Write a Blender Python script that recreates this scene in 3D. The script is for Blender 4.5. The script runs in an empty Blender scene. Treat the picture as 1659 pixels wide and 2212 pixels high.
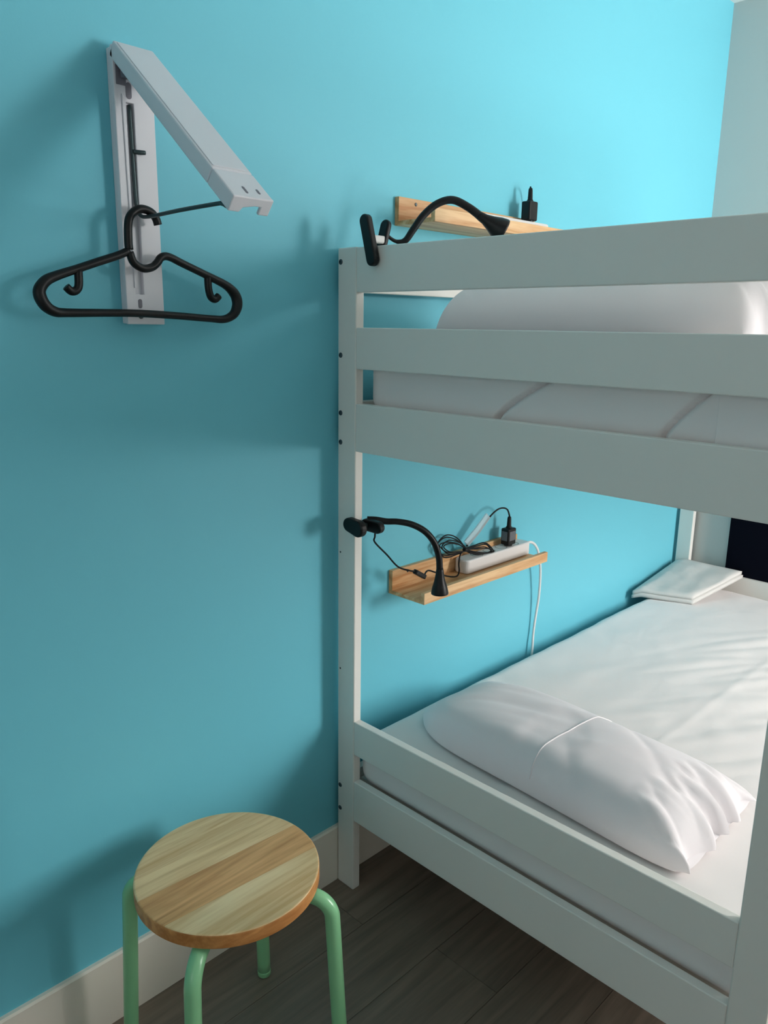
import bpy, bmesh, math, random
from mathutils import Vector, Matrix, noise

random.seed(7)
scene = bpy.context.scene
COL = scene.collection

# ------------------------------------------------------------------ camera
F_PX, W_PX = 1685.5, 1659.0
yaw, pitch, roll = 0.77893, 0.23423, 0.014479
fwd = Vector((math.cos(yaw) * math.cos(pitch), math.sin(yaw) * math.cos(pitch), -math.sin(pitch)))
rgt = Vector((math.sin(yaw), -math.cos(yaw), 0))
upv = rgt.cross(fwd)
r2 = rgt * math.cos(roll) + upv * math.sin(roll)
u2 = -rgt * math.sin(roll) + upv * math.cos(roll)
cam_data = bpy.data.cameras.new('camera')
cam = bpy.data.objects.new('camera', cam_data)
COL.objects.link(cam)
m3 = Matrix((r2, u2, -fwd)).transposed()
cam.matrix_world = Matrix.Translation((0, -1.345, 1.4405)) @ m3.to_4x4()
cam_data.sensor_fit = 'HORIZONTAL'
cam_data.sensor_width = 36.0
cam_data.lens = 36.0 * F_PX / W_PX
cam_data.clip_start = 0.02
scene.camera = cam

# ------------------------------------------------------------------ light
world = bpy.data.worlds.new('world')
scene.world = world
world.use_nodes = True
bg = world.node_tree.nodes['Background']
bg.inputs['Color'].default_value = (0.75, 0.87, 1.0, 1)
bg.inputs['Strength'].default_value = 1.0

ROOM_X0, ROOM_X1, ROOM_Y0, ROOM_Y1, ROOM_Z1 = -1.3, 3.15, -2.55, 0.012, 2.6
WIN_X0, WIN_X1, WIN_Z0, WIN_Z1 = 2.46, 3.12, 0.82, 2.15
ld = bpy.data.lights.new('window_daylight', 'AREA')
ld.shape = 'RECTANGLE'
ld.size = WIN_X1 - WIN_X0
ld.size_y = WIN_Z1 - WIN_Z0
ld.energy = 87
ld.color = (1.0, 0.97, 0.95)
lo = bpy.data.objects.new('window_daylight', ld)
COL.objects.link(lo)
lo.location = ((WIN_X0 + WIN_X1) / 2, ROOM_Y0 - 0.11, (WIN_Z0 + WIN_Z1) / 2)
lo.rotation_euler = (math.radians(90), 0, 0)            # shines along +Y, into the room

FILL_Y0, FILL_Y1, FILL_Z0, FILL_Z1 = -2.15, -1.05, 1.0, 2.2       # weak fill light added behind the camera to lift bed fronts and shadows
ld2 = bpy.data.lights.new('rear_fill_light', 'AREA')
ld2.shape = 'RECTANGLE'
ld2.size = FILL_Y1 - FILL_Y0
ld2.size_y = FILL_Z1 - FILL_Z0
ld2.energy = 3.9
ld2.color = (1.0, 0.95, 0.90)
lo2 = bpy.data.objects.new('rear_fill_light', ld2)
COL.objects.link(lo2)
lo2.location = (ROOM_X0 - 0.11, (FILL_Y0 + FILL_Y1) / 2, (FILL_Z0 + FILL_Z1) / 2)
lo2.rotation_euler = (math.radians(90), 0, math.radians(-90))     # shines along +X

vs = scene.view_settings
vs.view_transform = 'Standard'
vs.look = 'None'
vs.gamma = 1.0
vs.exposure = 0.0
vs.use_curve_mapping = False


# ------------------------------------------------------------------ materials
def lin(c):
    def f(v):
        v /= 255.0
        return v / 12.92 if v <= 0.04045 else ((v + 0.055) / 1.055) ** 2.4
    return (f(c[0]), f(c[1]), f(c[2]), 1)


def new_mat(name, rgb, rough=0.5, metal=0.0, spec=0.5, noise_scale=None, noise_amt=0.04,
            bump=0.0, bump_scale=200.0, sheen=0.0, coat=0.0):
    m = bpy.data.materials.new(name)
    m.use_nodes = True
    nt = m.node_tree
    b = nt.nodes['Principled BSDF']
    b.inputs['Roughness'].default_value = rough
    b.inputs['Metallic'].default_value = metal
    b.inputs['Specular IOR Level'].default_value = spec
    b.inputs['Sheen Weight'].default_value = sheen
    b.inputs['Coat Weight'].default_value = coat
    col = lin(rgb)
    b.inputs['Base Color'].default_value = col
    tc = nt.nodes.new('ShaderNodeTexCoord')
    if noise_scale:
        n = nt.nodes.new('ShaderNodeTexNoise')
        n.inputs['Scale'].default_value = noise_scale
        n.inputs['Detail'].default_value = 4
        nt.links.new(tc.outputs['Object'], n.inputs['Vector'])
        r = nt.nodes.new('ShaderNodeMixRGB')
        r.inputs[1].default_value = tuple(c * (1 - noise_amt) for c in col[:3]) + (1,)
        r.inputs[2].default_value = tuple(min(1, c * (1 + noise_amt)) for c in col[:3]) + (1,)
        nt.links.new(n.outputs['Fac'], r.inputs[0])
        nt.links.new(r.outputs[0], b.inputs['Base Color'])
    if bump:
        n2 = nt.nodes.new('ShaderNodeTexNoise')
        n2.inputs['Scale'].default_value = bump_scale
        n2.inputs['Detail'].default_value = 3
        nt.links.new(tc.outputs['Object'], n2.inputs['Vector'])
        bp = nt.nodes.new('ShaderNodeBump')
        bp.inputs['Strength'].default_value = bump
        bp.inputs['Distance'].default_value = 0.002
        nt.links.new(n2.outputs['Fac'], bp.inputs['Height'])
        nt.links.new(bp.outputs['Normal'], b.inputs['Normal'])
    return m


def wood_mat(name, light, dark, axis=0, ring=9.0, stretch=0.07, rough=0.45, contrast=0.5, shift=0.0, rand=0.0):
    """streaky grain running along one object axis"""
    m = bpy.data.materials.new(name)
    m.use_nodes = True
    nt = m.node_tree
    b = nt.nodes['Principled BSDF']
    b.inputs['Roughness'].default_value = rough
    tc = nt.nodes.new('ShaderNodeTexCoord')
    mp = nt.nodes.new('ShaderNodeMapping')
    sc = [1.0, 1.0, 1.0]
    sc[axis] = stretch
    mp.inputs['Scale'].default_value = sc
    mp.inputs['Location'].default_value = (shift, shift * 1.7, shift * 0.6)
    nt.links.new(tc.outputs['Object'], mp.inputs['Vector'])
    vec = mp.outputs['Vector']
    info = nt.nodes.new('ShaderNodeObjectInfo')
    if rand:
        add = nt.nodes.new('ShaderNodeVectorMath')
        add.operation = 'ADD'
        mul = nt.nodes.new('ShaderNodeMath')
        mul.operation = 'MULTIPLY'
        mul.inputs[1].default_value = 37.0
        nt.links.new(info.outputs['Random'], mul.inputs[0])
        nt.links.new(vec, add.inputs[0])
        nt.links.new(mul.outputs[0], add.inputs[1])
        vec = add.outputs[0]
    n = nt.nodes.new('ShaderNodeTexNoise')
    n.inputs['Scale'].default_value = ring * 5
    n.inputs['Detail'].default_value = 6
    n.inputs['Distortion'].default_value = 0.9
    nt.links.new(vec, n.inputs['Vector'])
    n3 = nt.nodes.new('ShaderNodeTexNoise')
    n3.inputs['Scale'].default_value = ring * 28
    n3.inputs['Detail'].default_value = 3
    nt.links.new(vec, n3.inputs['Vector'])
    mx = nt.nodes.new('ShaderNodeMath')
    mx.operation = 'MULTIPLY_ADD'
    mx.inputs[1].default_value = 0.25
    nt.links.new(n3.outputs['Fac'], mx.inputs[0])
    nt.links.new(n.outputs['Fac'], mx.inputs[2])
    cr = nt.nodes.new('ShaderNodeValToRGB')
    cr.color_ramp.elements[0].position = 0.625 - 0.5 * (1 - contrast) * 0.5
    cr.color_ramp.elements[1].position = 0.625 + 0.5 * (1 - contrast) * 0.5
    cr.color_ramp.elements[0].color = lin(dark)
    cr.color_ramp.elements[1].color = lin(light)
    nt.links.new(mx.outputs[0], cr.inputs['Fac'])
    out = cr.outputs['Color']
    if rand:
        hsv = nt.nodes.new('ShaderNodeHueSaturation')
        mr = nt.nodes.new('ShaderNodeMapRange')
        mr.inputs['To Min'].default_value = 1 - rand
        mr.inputs['To Max'].default_value = 1 + rand
        nt.links.new(info.outputs['Random'], mr.inputs['Value'])
        nt.links.new(mr.outputs[0], hsv.inputs['Value'])
        nt.links.new(out, hsv.inputs['Color'])
        out = hsv.outputs['Color']
    nt.links.new(out, b.inputs['Base Color'])
    bp = nt.nodes.new('ShaderNodeBump')
    bp.inputs['Strength'].default_value = 0.12
    bp.inputs['Distance'].default_value = 0.001
    nt.links.new(n3.outputs['Fac'], bp.inputs['Height'])
    nt.links.new(bp.outputs['Normal'], b.inputs['Normal'])
    return m


def glass_mat(name):
    m = bpy.data.materials.new(name)
    m.use_nodes = True
    nt = m.node_tree
    nt.nodes.clear()
    o = nt.nodes.new('ShaderNodeOutputMaterial')
    t = nt.nodes.new('ShaderNodeBsdfTransparent')
    g = nt.nodes.new('ShaderNodeBsdfGlossy')
    g.inputs['Roughness'].default_value = 0.02
    mx = nt.nodes.new('ShaderNodeMixShader')
    mx.inputs[0].default_value = 0.06
    nt.links.new(t.outputs[0], mx.inputs[1])
    nt.links.new(g.outputs[0], mx.inputs[2])
    nt.links.new(mx.outputs[0], o.inputs['Surface'])
    return m


M_BLUE = new_mat('blue_wall_paint', (115, 203, 221), 0.5, spec=0.3, noise_scale=2.5, noise_amt=0.015, bump=0.05, bump_scale=260)
M_WHITEWALL = new_mat('white_wall_paint', (226, 228, 226), 0.7, spec=0.2, bump=0.05, bump_scale=260)
M_CEIL = new_mat('ceiling_paint', (235, 235, 232), 0.8, spec=0.2)
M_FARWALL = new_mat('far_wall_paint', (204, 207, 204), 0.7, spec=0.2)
M_BASE = new_mat('baseboard_paint', (244, 236, 222), 0.4)
M_PLANK = wood_mat('floor_vinyl', (140, 124, 109), (106, 94, 82), axis=0, ring=6, stretch=0.07, rough=0.4, contrast=0.1, rand=0.07)
M_FLOORBASE = new_mat('floor_underlay', (38, 35, 33), 0.9)
M_BED = new_mat('white_bed_lacquer', (242, 239, 232), 0.32, noise_scale=6, noise_amt=0.01)
M_BOLT = new_mat('bolt_steel', (90, 100, 104), 0.35, metal=0.8)
M_HOLE = new_mat('drilled_hole', (40, 44, 46), 0.9)
M_SHEET = new_mat('white_cotton_sheet', (245, 240, 238), 0.85, spec=0.15, sheen=0.2, bump=0.2, bump_scale=35)
M_PILLOW = new_mat('white_pillowcase', (240, 234, 236), 0.85, spec=0.15, sheen=0.2, bump=0.25, bump_scale=28)
M_LINEN = new_mat('white_folded_linen', (222, 220, 216), 0.85, spec=0.15, bump=0.25, bump_scale=40)
M_SHELF = wood_mat('pine_shelf', (240, 200, 150), (200, 138, 82), axis=0, ring=6, stretch=0.08, rough=0.45, contrast=0.42)
M_RACK = new_mat('white_rack_plastic', (226, 226, 232), 0.4, noise_scale=20, noise_amt=0.01)
M_RACKDARK = new_mat('rack_recess', (120, 118, 128), 0.6)
M_STEEL = new_mat('grey_steel_rod', (66, 82, 84), 0.4, metal=0.5)
M_BLACKPL = new_mat('black_plastic', (9, 10, 12), 0.42, spec=0.35)
M_BLACKRUB = new_mat('black_rubber_cord', (12, 16, 18), 0.55, spec=0.3)
M_LAMPWHITE = new_mat('lamp_bracket_white', (225, 222, 218), 0.4)
M_STRIP = new_mat('power_strip_plastic', (240, 236, 234), 0.35)
M_SOCKET = new_mat('socket_recess', (170, 168, 166), 0.6)
M_TAG = new_mat('cord_tag_film', (215, 234, 240), 0.25, coat=0.4)
M_TAG.node_tree.nodes['Principled BSDF'].inputs['Alpha'].default_value = 0.5
M_RATING = new_mat('rating_label_print', (104, 106, 112), 0.5, noise_scale=300, noise_amt=0.15)
M_GREEN = new_mat('mint_green_lacquer', (146, 212, 158), 0.28, coat=0.3)
M_NAVY = new_mat('navy_panel', (4, 6, 20), 0.85, spec=0.1)
M_GLASS = glass_mat('window_glass')
M_SEAT = [wood_mat('seat_stave_pale', (252, 222, 172), (218, 174, 120), axis=0, ring=7, stretch=0.07, contrast=0.40, shift=1.3),
          wood_mat('seat_stave_mid', (250, 216, 164), (220, 178, 124), axis=0, ring=7, stretch=0.07, contrast=0.40, shift=4.1),
          wood_mat('seat_stave_tan', (240, 186, 126), (198, 140, 84), axis=0, ring=7, stretch=0.07, contrast=0.40, shift=7.7),
          wood_mat('seat_stave_blond', (253, 224, 174), (222, 180, 124), axis=0, ring=7, stretch=0.07, contrast=0.40, shift=9.2)]


M_RIM = wood_mat('seat_rim', (226, 162, 98), (186, 120, 62), axis=0, ring=6, stretch=0.2, contrast=0.35)


# ------------------------------------------------------------------ mesh helpers
def obj(name, bm, mat, parent=None, smooth=False, bevel=0.0, label=None, segs=2, origin=None):
    """link a bmesh (world coordinates) as one mesh object; origin at its parent's base"""
    bmesh.ops.recalc_face_normals(bm, faces=bm.faces)
    if parent is not None:
        off = parent['_base'] if '_base' in parent.keys() else (0, 0, 0)
    else:
        off = origin or (0, 0, 0)
    off = Vector(off)
    bmesh.ops.translate(bm, verts=bm.verts, vec=-off)
    me = bpy.data.meshes.new(name)
    bm.to_mesh(me)
    bm.free()
    me.materials.append(mat)
    if smooth:
        for p in me.polygons:
            p.use_smooth = True
    o = bpy.data.objects.new(name, me)
    COL.objects.link(o)
    if parent is not None:
        o.parent = parent
    else:
        o.location = off
    o['_base'] = tuple(off)
    if bevel:
        md = o.modifiers.new('bevel', 'BEVEL')
        md.width = bevel
        md.segments = segs
        md.limit_method = 'ANGLE'
        md.angle_limit = math.radians(35)
        md.harden_normals = False
    if label:
        o['label'] = label
    return o


def thing(name, loc, label, cat, group=None):
    o = bpy.data.objects.new(name, None)
    o.empty_display_size = 0.05
    COL.objects.link(o)
    o.location = loc
    o['_base'] = tuple(loc)
    o['label'] = label
    o['category'] = cat
    if group:
        o['group'] = group
    return o


def tag(o, label, cat, group=None):
    o['label'] = label
    o['category'] = cat
    if group:
        o['group'] = group
    return o


def struct(o):
    o['kind'] = 'structure'
    return o


def dup(root, offset, label):
    r = root.copy()
    COL.objects.link(r)
    r.location = Vector(root.location) + Vector(offset)
    r['label'] = label
    r['_base'] = tuple(r.location)
    for ch in list(root.children):
        c = ch.copy()
        COL.objects.link(c)
        c.parent = r
        for g in list(ch.children):
            d = g.copy()
            COL.objects.link(d)
            d.parent = c
    return r


def box(bm, x0, x1, y0, y1, z0, z1):
    r = bmesh.ops.create_cube(bm, size=1.0)
    for v in r['verts']:
        v.co = Vector(((x0 + x1) / 2 + v.co.x * (x1 - x0), (y0 + y1) / 2 + v.co.y * (y1 - y0), (z0 + z1) / 2 + v.co.z * (z1 - z0)))
    return r['verts']


def B(*a):
    bm = bmesh.new()
    box(bm, *a)
    return bm


def catmull(pts, sub=6, closed=False):
    P = [Vector(p) for p in pts]
    n = len(P)
    out = []
    rng = range(n) if closed else range(n - 1)
    for i in rng:
        if closed:
            a, b, c, d = P[(i - 1) % n], P[i], P[(i + 1) % n], P[(i + 2) % n]
        else:
            a = P[i - 1] if i > 0 else P[i] * 2 - P[i + 1]
            b, c = P[i], P[i + 1]
            d = P[i + 2] if i + 2 < n else P[i + 1] * 2 - P[i]
        for k in range(sub):
            t = k / sub
            out.append(0.5 * ((2 * b) + (c - a) * t + (2 * a - 5 * b + 4 * c - d) * t * t + (3 * b - a - 3 * c + d) * t ** 3))
    if not closed:
        out.append(P[-1])
    return out


def tube(bm, pts, r, n=12, sub=6, closed=False, flat=1.0, flat_dir=None):
    """round (or flattened) tube through points; r is a number or one per given point"""
    rs = r if isinstance(r, (list, tuple)) else [r] * len(pts)
    if sub > 1:
        path = catmull(pts, sub, closed)
        rr = []
        m = len(pts)
        for i in range(m if closed else m - 1):
            for k in range(sub):
                rr.append(rs[i] + (rs[(i + 1) % m] - rs[i]) * k / sub)
        if not closed:
            rr.append(rs[-1])
    else:
        path = [Vector(p) for p in pts]
        rr = list(rs)
    N = len(path)
    rings = []
    ref = None
    for i in range(N):
        if closed:
            t = path[(i + 1) % N] - path[i - 1]
        else:
            t = path[min(i + 1, N - 1)] - path[max(i - 1, 0)]
        t.normalize()
        if flat_dir is not None:
            u = Vector(flat_dir)
            u = (u - t * u.dot(t)).normalized()
        else:
            if ref is None:
                ref = Vector((0, 0, 1)) if abs(t.z) < 0.9 else Vector((1, 0, 0))
            u = (ref - t * ref.dot(t)).normalized()
            ref = u
        w = t.cross(u)
        rings.append([bm.verts.new(path[i] + u * (math.cos(2 * math.pi * k / n) * rr[i] * flat) + w * (math.sin(2 * math.pi * k / n) * rr[i])) for k in range(n)])
    for i in range(N if closed else N - 1):
        a, b = rings[i], rings[(i + 1) % N]
        for k in range(n):
            bm.faces.new((a[k], a[(k + 1) % n], b[(k + 1) % n], b[k]))
    if not closed:
        bm.faces.new(list(reversed(rings[0])))
        bm.faces.new(rings[-1])
    return bm


def T(pts, r, **k):
    return tube(bmesh.new(), pts, r, **k)


def lathe(bm, base, axis, profile, n=24):
    """profile: list of (distance along axis, radius)"""
    ax = Vector(axis).normalized()
    ref = Vector((0, 0, 1)) if abs(ax.z) < 0.9 else Vector((1, 0, 0))
    u = (ref - ax * ref.dot(ax)).normalized()
    w = ax.cross(u)
    rings = []
    for d, r in profile:
        c = Vector(base) + ax * d
        rings.append([bm.verts.new(c + (u * math.cos(2 * math.pi * k / n) + w * math.sin(2 * math.pi * k / n)) * max(r, 1e-5)) for k in range(n)])
    for a, b in zip(rings, rings[1:]):
        for k in range(n):
            bm.faces.new((a[k], a[(k + 1) % n], b[(k + 1) % n], b[k]))
    bm.faces.new(list(reversed(rings[0])))
    bm.faces.new(rings[-1])
    return bm


def prism(bm, outline, o, ux, uy, uz, depth):
    """2D outline in the (ux, uy) plane at o, extruded along uz"""
    o, ux, uy, uz = Vector(o), Vector(ux), Vector(uy), Vector(uz)
    a = [bm.verts.new(o + ux * p[0] + uy * p[1]) for p in outline]
    b = [bm.verts.new(o + ux * p[0] + uy * p[1] + uz * depth) for p in outline]
    bm.faces.new(a)
    bm.faces.new(list(reversed(b)))
    n = len(a)
    for i in range(n):
        bm.faces.new((a[i], b[i], b[(i + 1) % n], a[(i + 1) % n]))
    return bm


def capsule(length, r, n=8, r2=None):
    """2D capsule outline along +y, centred"""
    r2 = r2 or r
    h = length / 2
    pts = []
    for k in range(n + 1):
        a = math.pi * k / n
        pts.append((math.cos(a) * r2, h - r2 + math.sin(a) * r2))
    for k in range(n + 1):
        a = math.pi + math.pi * k / n
        pts.append((math.cos(a) * r, -h + r + math.sin(a) * r))
    return pts


def round_rect(w, h, r, n=5):
    pts = []
    for cx, cy, a0 in ((w / 2 - r, h / 2 - r, 0), (-w / 2 + r, h / 2 - r, 90), (-w / 2 + r, -h / 2 + r, 180), (w / 2 - r, -h / 2 + r, 270)):
        for k in range(n + 1):
            a = math.radians(a0 + 90 * k / n)
            pts.append((cx + r * math.cos(a), cy + r * math.sin(a)))
    return pts


def soft_box(cx, cy, cz, sx, sy, sz, r, nx, ny, nz):
    """rounded box built of grids; returns bmesh"""
    bm = bmesh.new()
    hx, hy, hz = sx / 2, sy / 2, sz / 2

    def grid(fn, na, nb):
        g = [[bm.verts.new(fn(-1 + 2 * i / na, -1 + 2 * j / nb)) for j in range(nb + 1)] for i in range(na + 1)]
        for i in range(na):
            for j in range(nb):
                bm.faces.new((g[i][j], g[i + 1][j], g[i + 1][j + 1], g[i][j + 1]))
    for s in (-1, 1):
        grid(lambda a, b: Vector((a * hx, b * hy, s * hz)), nx, ny)
        grid(lambda a, b: Vector((a * hx, s * hy, b * hz)), nx, nz)
        grid(lambda a, b: Vector((s * hx, a * hy, b * hz)), ny, nz)
    bmesh.ops.remove_doubles(bm, verts=bm.verts, dist=1e-5)
    for v in bm.verts:
        p = v.co
        q = Vector((max(-hx + r, min(hx - r, p.x)), max(-hy + r, min(hy - r, p.y)), max(-hz + r, min(hz - r, p.z))))
        d = p - q
        if d.length > 1e-9:
            # spread grid lines round the corner evenly
            d = Vector([math.tan(max(-1, min(1, c / r)) * math.pi / 4) for c in d])
            d.normalize()
            p = q + d * r
        v.co = p + Vector((cx, cy, cz))
    bmesh.ops.recalc_face_normals(bm, faces=bm.faces)
    return bm


# ================================================================== SETTING
struct(obj('wall_left', B(ROOM_X0, ROOM_X1 + 0.1, ROOM_Y1, ROOM_Y1 + 0.1, 0, ROOM_Z1), M_BLUE))
X1 = ROOM_X1
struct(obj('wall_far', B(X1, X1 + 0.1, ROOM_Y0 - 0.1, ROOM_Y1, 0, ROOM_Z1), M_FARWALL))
bm = bmesh.new()
ya, yb = ROOM_Y0 - 0.1, ROOM_Y0
box(bm, ROOM_X0, WIN_X0, ya, yb, 0, ROOM_Z1)
box(bm, WIN_X1, X1, ya, yb, 0, ROOM_Z1)
box(bm, WIN_X0, WIN_X1, ya, yb, 0, WIN_Z0)
box(bm, WIN_X0, WIN_X1, ya, yb, WIN_Z1, ROOM_Z1)
struct(obj('wall_right', bm, M_WHITEWALL))
bm = bmesh.new()
xa, xb = ROOM_X0 - 0.1, ROOM_X0
box(bm, xa, xb, ROOM_Y0 - 0.1, FILL_Y0, 0, ROOM_Z1)
box(bm, xa, xb, FILL_Y1, ROOM_Y1 + 0.1, 0, ROOM_Z1)
box(bm, xa, xb, FILL_Y0, FILL_Y1, 0, FILL_Z0)
box(bm, xa, xb, FILL_Y0, FILL_Y1, FILL_Z1, ROOM_Z1)
struct(obj('wall_near', bm, M_WHITEWALL))
struct(obj('ceiling', B(ROOM_X0 - 0.1, X1 + 0.1, ROOM_Y0 - 0.1, ROOM_Y1 + 0.1, ROOM_Z1, ROOM_Z1 + 0.1), M_CEIL))
fl = struct(obj('floor', B(ROOM_X0 - 0.1, X1 + 0.1, ROOM_Y0 - 0.1, ROOM_Y1 + 0.1, -0.1, -0.004), M_FLOORBASE))

# floor planks: rows along the wall, staggered
PW, PL = 0.178, 1.22
mesh_cache = {}
row = 0
y = ROOM_Y1
while y > ROOM_Y0 + 0.01:
    y0 = max(ROOM_Y0, y - PW)
    x = ROOM_X0 - ((row * 0.47) % 1.0) * PL
    while x < X1:
        xa, xb = max(x, ROOM_X0), min(x + PL, X1)
        if xb - xa > 0.02:
            key = (round(xb - xa, 3), round(y - y0, 3))
            if key not in mesh_cache:
                o = obj('plank', B(0.0006, key[0] - 0.0006, -key[1] + 0.0006, -0.0006, -0.0045, 0.0), M_PLANK, parent=None)
                o.modifiers.clear()
                mesh_cache[key] = o.data
            else:
                o = bpy.data.objects.new('plank', mesh_cache[key])
                COL.objects.link(o)
            o.location = (xa, y, 0)
            o.parent = fl
        x += PL
    y -= PW
    row += 1

# baseboards with a small top chamfer
prof = [(0, 0), (0.012, 0), (0.012, 0.155), (0.008, 0.159), (0, 0.159)]
bm = bmesh.new()
prism(bm, prof, (ROOM_X0, ROOM_Y1, 0), (0, -1, 0), (0, 0, 1), (1, 0, 0), X1 - ROOM_X0)
struct(obj('baseboard_left', bm, M_BASE))
bm = bmesh.new()
prism(bm, prof, (X1, ROOM_Y1 - 0.012, 0), (-1, 0, 0), (0, 0, 1), (0, -1, 0), ROOM_Y1 - ROOM_Y0 - 0.012)
struct(obj('baseboard_far', bm, M_BASE))

# tall window in the right wall (outside the photograph, gives the daylight)
win = bpy.data.objects.new('window_1', None)
COL.objects.link(win)
win.location = ((WIN_X0 + WIN_X1) / 2, ROOM_Y0 - 0.08, WIN_Z0)
win['_base'] = tuple(win.location)
struct(win)
bm = bmesh.new()
fy0, fy1, fw = ROOM_Y0 - 0.1, ROOM_Y0 - 0.055, 0.045
box(bm, WIN_X0, WIN_X1, fy0, fy1, WIN_Z0, WIN_Z0 + fw)
box(bm, WIN_X0, WIN_X1, fy0, fy1, WIN_Z1 - fw, WIN_Z1)
for xa in (WIN_X0, WIN_X1 - fw):
    box(bm, xa, xa + fw, fy0, fy1, WIN_Z0 + fw, WIN_Z1 - fw)
obj('frame', bm, M_BASE, win)
obj('pane', B(WIN_X0 + fw, WIN_X1 - fw, ROOM_Y0 - 0.080, ROOM_Y0 - 0.076, WIN_Z0 + fw, WIN_Z1 - fw), M_GLASS, win)
obj('sill', B(WIN_X0 - 0.03, WIN_X1 + 0.03, ROOM_Y0 - 0.055, ROOM_Y0 + 0.03, WIN_Z0 - 0.025, WIN_Z0), M_BASE, win)
fill_opening = bpy.data.objects.new('fill_light_opening', None)  # unseen opening added in the near wall to hold the fill light
COL.objects.link(fill_opening)
fill_opening.location = (ROOM_X0 - 0.08, (FILL_Y0 + FILL_Y1) / 2, FILL_Z0)
fill_opening['_base'] = tuple(fill_opening.location)
struct(fill_opening)
bm = bmesh.new()
fx0, fx1 = ROOM_X0 - 0.1, ROOM_X0 - 0.055
box(bm, fx0, fx1, FILL_Y0, FILL_Y1, FILL_Z0, FILL_Z0 + fw)
box(bm, fx0, fx1, FILL_Y0, FILL_Y1, FILL_Z1 - fw, FILL_Z1)
for ya in (FILL_Y0, FILL_Y1 - fw):
    box(bm, fx0, fx1, ya, ya + fw, FILL_Z0 + fw, FILL_Z1 - fw)
obj('frame', bm, M_BASE, fill_opening)
obj('pane', B(ROOM_X0 - 0.080, ROOM_X0 - 0.076, FILL_Y0 + fw, FILL_Y1 - fw, FILL_Z0 + fw, FILL_Z1 - fw), M_GLASS, fill_opening)

# ================================================================== BUNK BED
PX, PD = 1.2047, 0.0245            # front face of the near posts, their thickness
FX = 3.110                         # front face of the far posts
YA, YB, YC, YD = -0.002, -0.061, -0.996, -1.0595
RAILS = [(1.5105, 1.6035), (1.3457, 1.4360), (1.1606, 1.2690), (0.3940, 0.4842), (0.2060, 0.3185)]
bed = thing('bunk_bed', (PX + 0.95, -0.53, 0), 'white painted wooden bunk bed standing along the blue wall', 'bed')
for x in (PX, FX):
    for (y0, y1) in ((YB, YA), (YD, YC)):
        p = obj('post', B(x, x + PD, y0, y1, 0, 1.6050), M_BED, bed, bevel=0.003)
        if x == PX:
            ybolt = -0.0115 if y0 == YB else YD + 0.0115
            for z in (1.5756, 1.3748, 1.2448, 1.1775, 0.2878, 0.2217):
                bm = bmesh.new()
                lathe(bm, (x + 0.001, ybolt, z), (-1, 0, 0), [(0, 0.0060), (0.0018, 0.0060), (0.0027, 0.0046), (0.0027, 0.0030), (0.0012, 0.0027)], 14)
                obj('bolt', bm, M_BOLT, p, smooth=False, label='steel bolt head')
            for z in (0.9127, 0.6125):
                bm = bmesh.new()
                lathe(bm, (x + 0.001, ybolt, z), (-1, 0, 0), [(0, 0.0024), (0.0013, 0.0024)], 10)
                obj('bolt_hole', bm, M_HOLE, p)
for x in (PX, FX):
    for (z0, z1) in RAILS:
        obj('end_rail', B(x + 0.0008, x + 0.0215, YC, YB, z0, z1), M_BED, bed, bevel=0.002)
for (y0, y1) in ((-0.024, -0.004), (-1.0575, -1.0375)):
    for (z0, z1) in ((0.206, 0.318), (1.1606, 1.2690)):
        obj('side_rail', B(PX + PD, FX, y0, y1, z0, z1), M_BED, bed, bevel=0.002)
obj('guard_rail', B(PX + PD, FX, -0.024, -0.004, 1.512, 1.6035), M_BED, bed, bevel=0.002)
for (z0, z1) in ((1.512, 1.6035),):
    obj('guard_rail', B(PX + PD, 2.55, -1.0575, -1.0375, z0, z1), M_BED, bed, bevel=0.002)
obj('guard_post', B(2.55, 2.595, -1.0595, -1.0375, 1.1606, 1.605), M_BED, bed, bevel=0.002)
slat = None
for zt in (0.290, 1.235):
    for i in range(11):
        xc = 1.30 + i * 0.172
        if slat is None:
            slat = obj('slat', B(xc - 0.035, xc + 0.035, -1.037, -0.0245, zt - 0.018, zt), M_BED, bed)
            sx0, sz0 = xc, zt
        else:
            s = slat.copy()
            COL.objects.link(s)
            s.parent = bed
            s.location = (xc - sx0, 0, zt - sz0)
obj('slat_support', B(PX + PD, FX, -1.0375, -1.005, 0.225, 0.272), M_BED, bed)
obj('slat_support', B(PX + PD, FX, -0.056, -0.024, 0.225, 0.272), M_BED, bed)
obj('slat_support', B(PX + PD, FX, -1.0375, -1.005, 1.17, 1.217), M_BED, bed)
obj('slat_support', B(PX + PD, FX, -0.056, -0.024, 1.17, 1.217), M_BED, bed)


# ================================================================== BEDDING
def ridge(d, w):
    return math.exp(-(d / w) ** 2)


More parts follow.
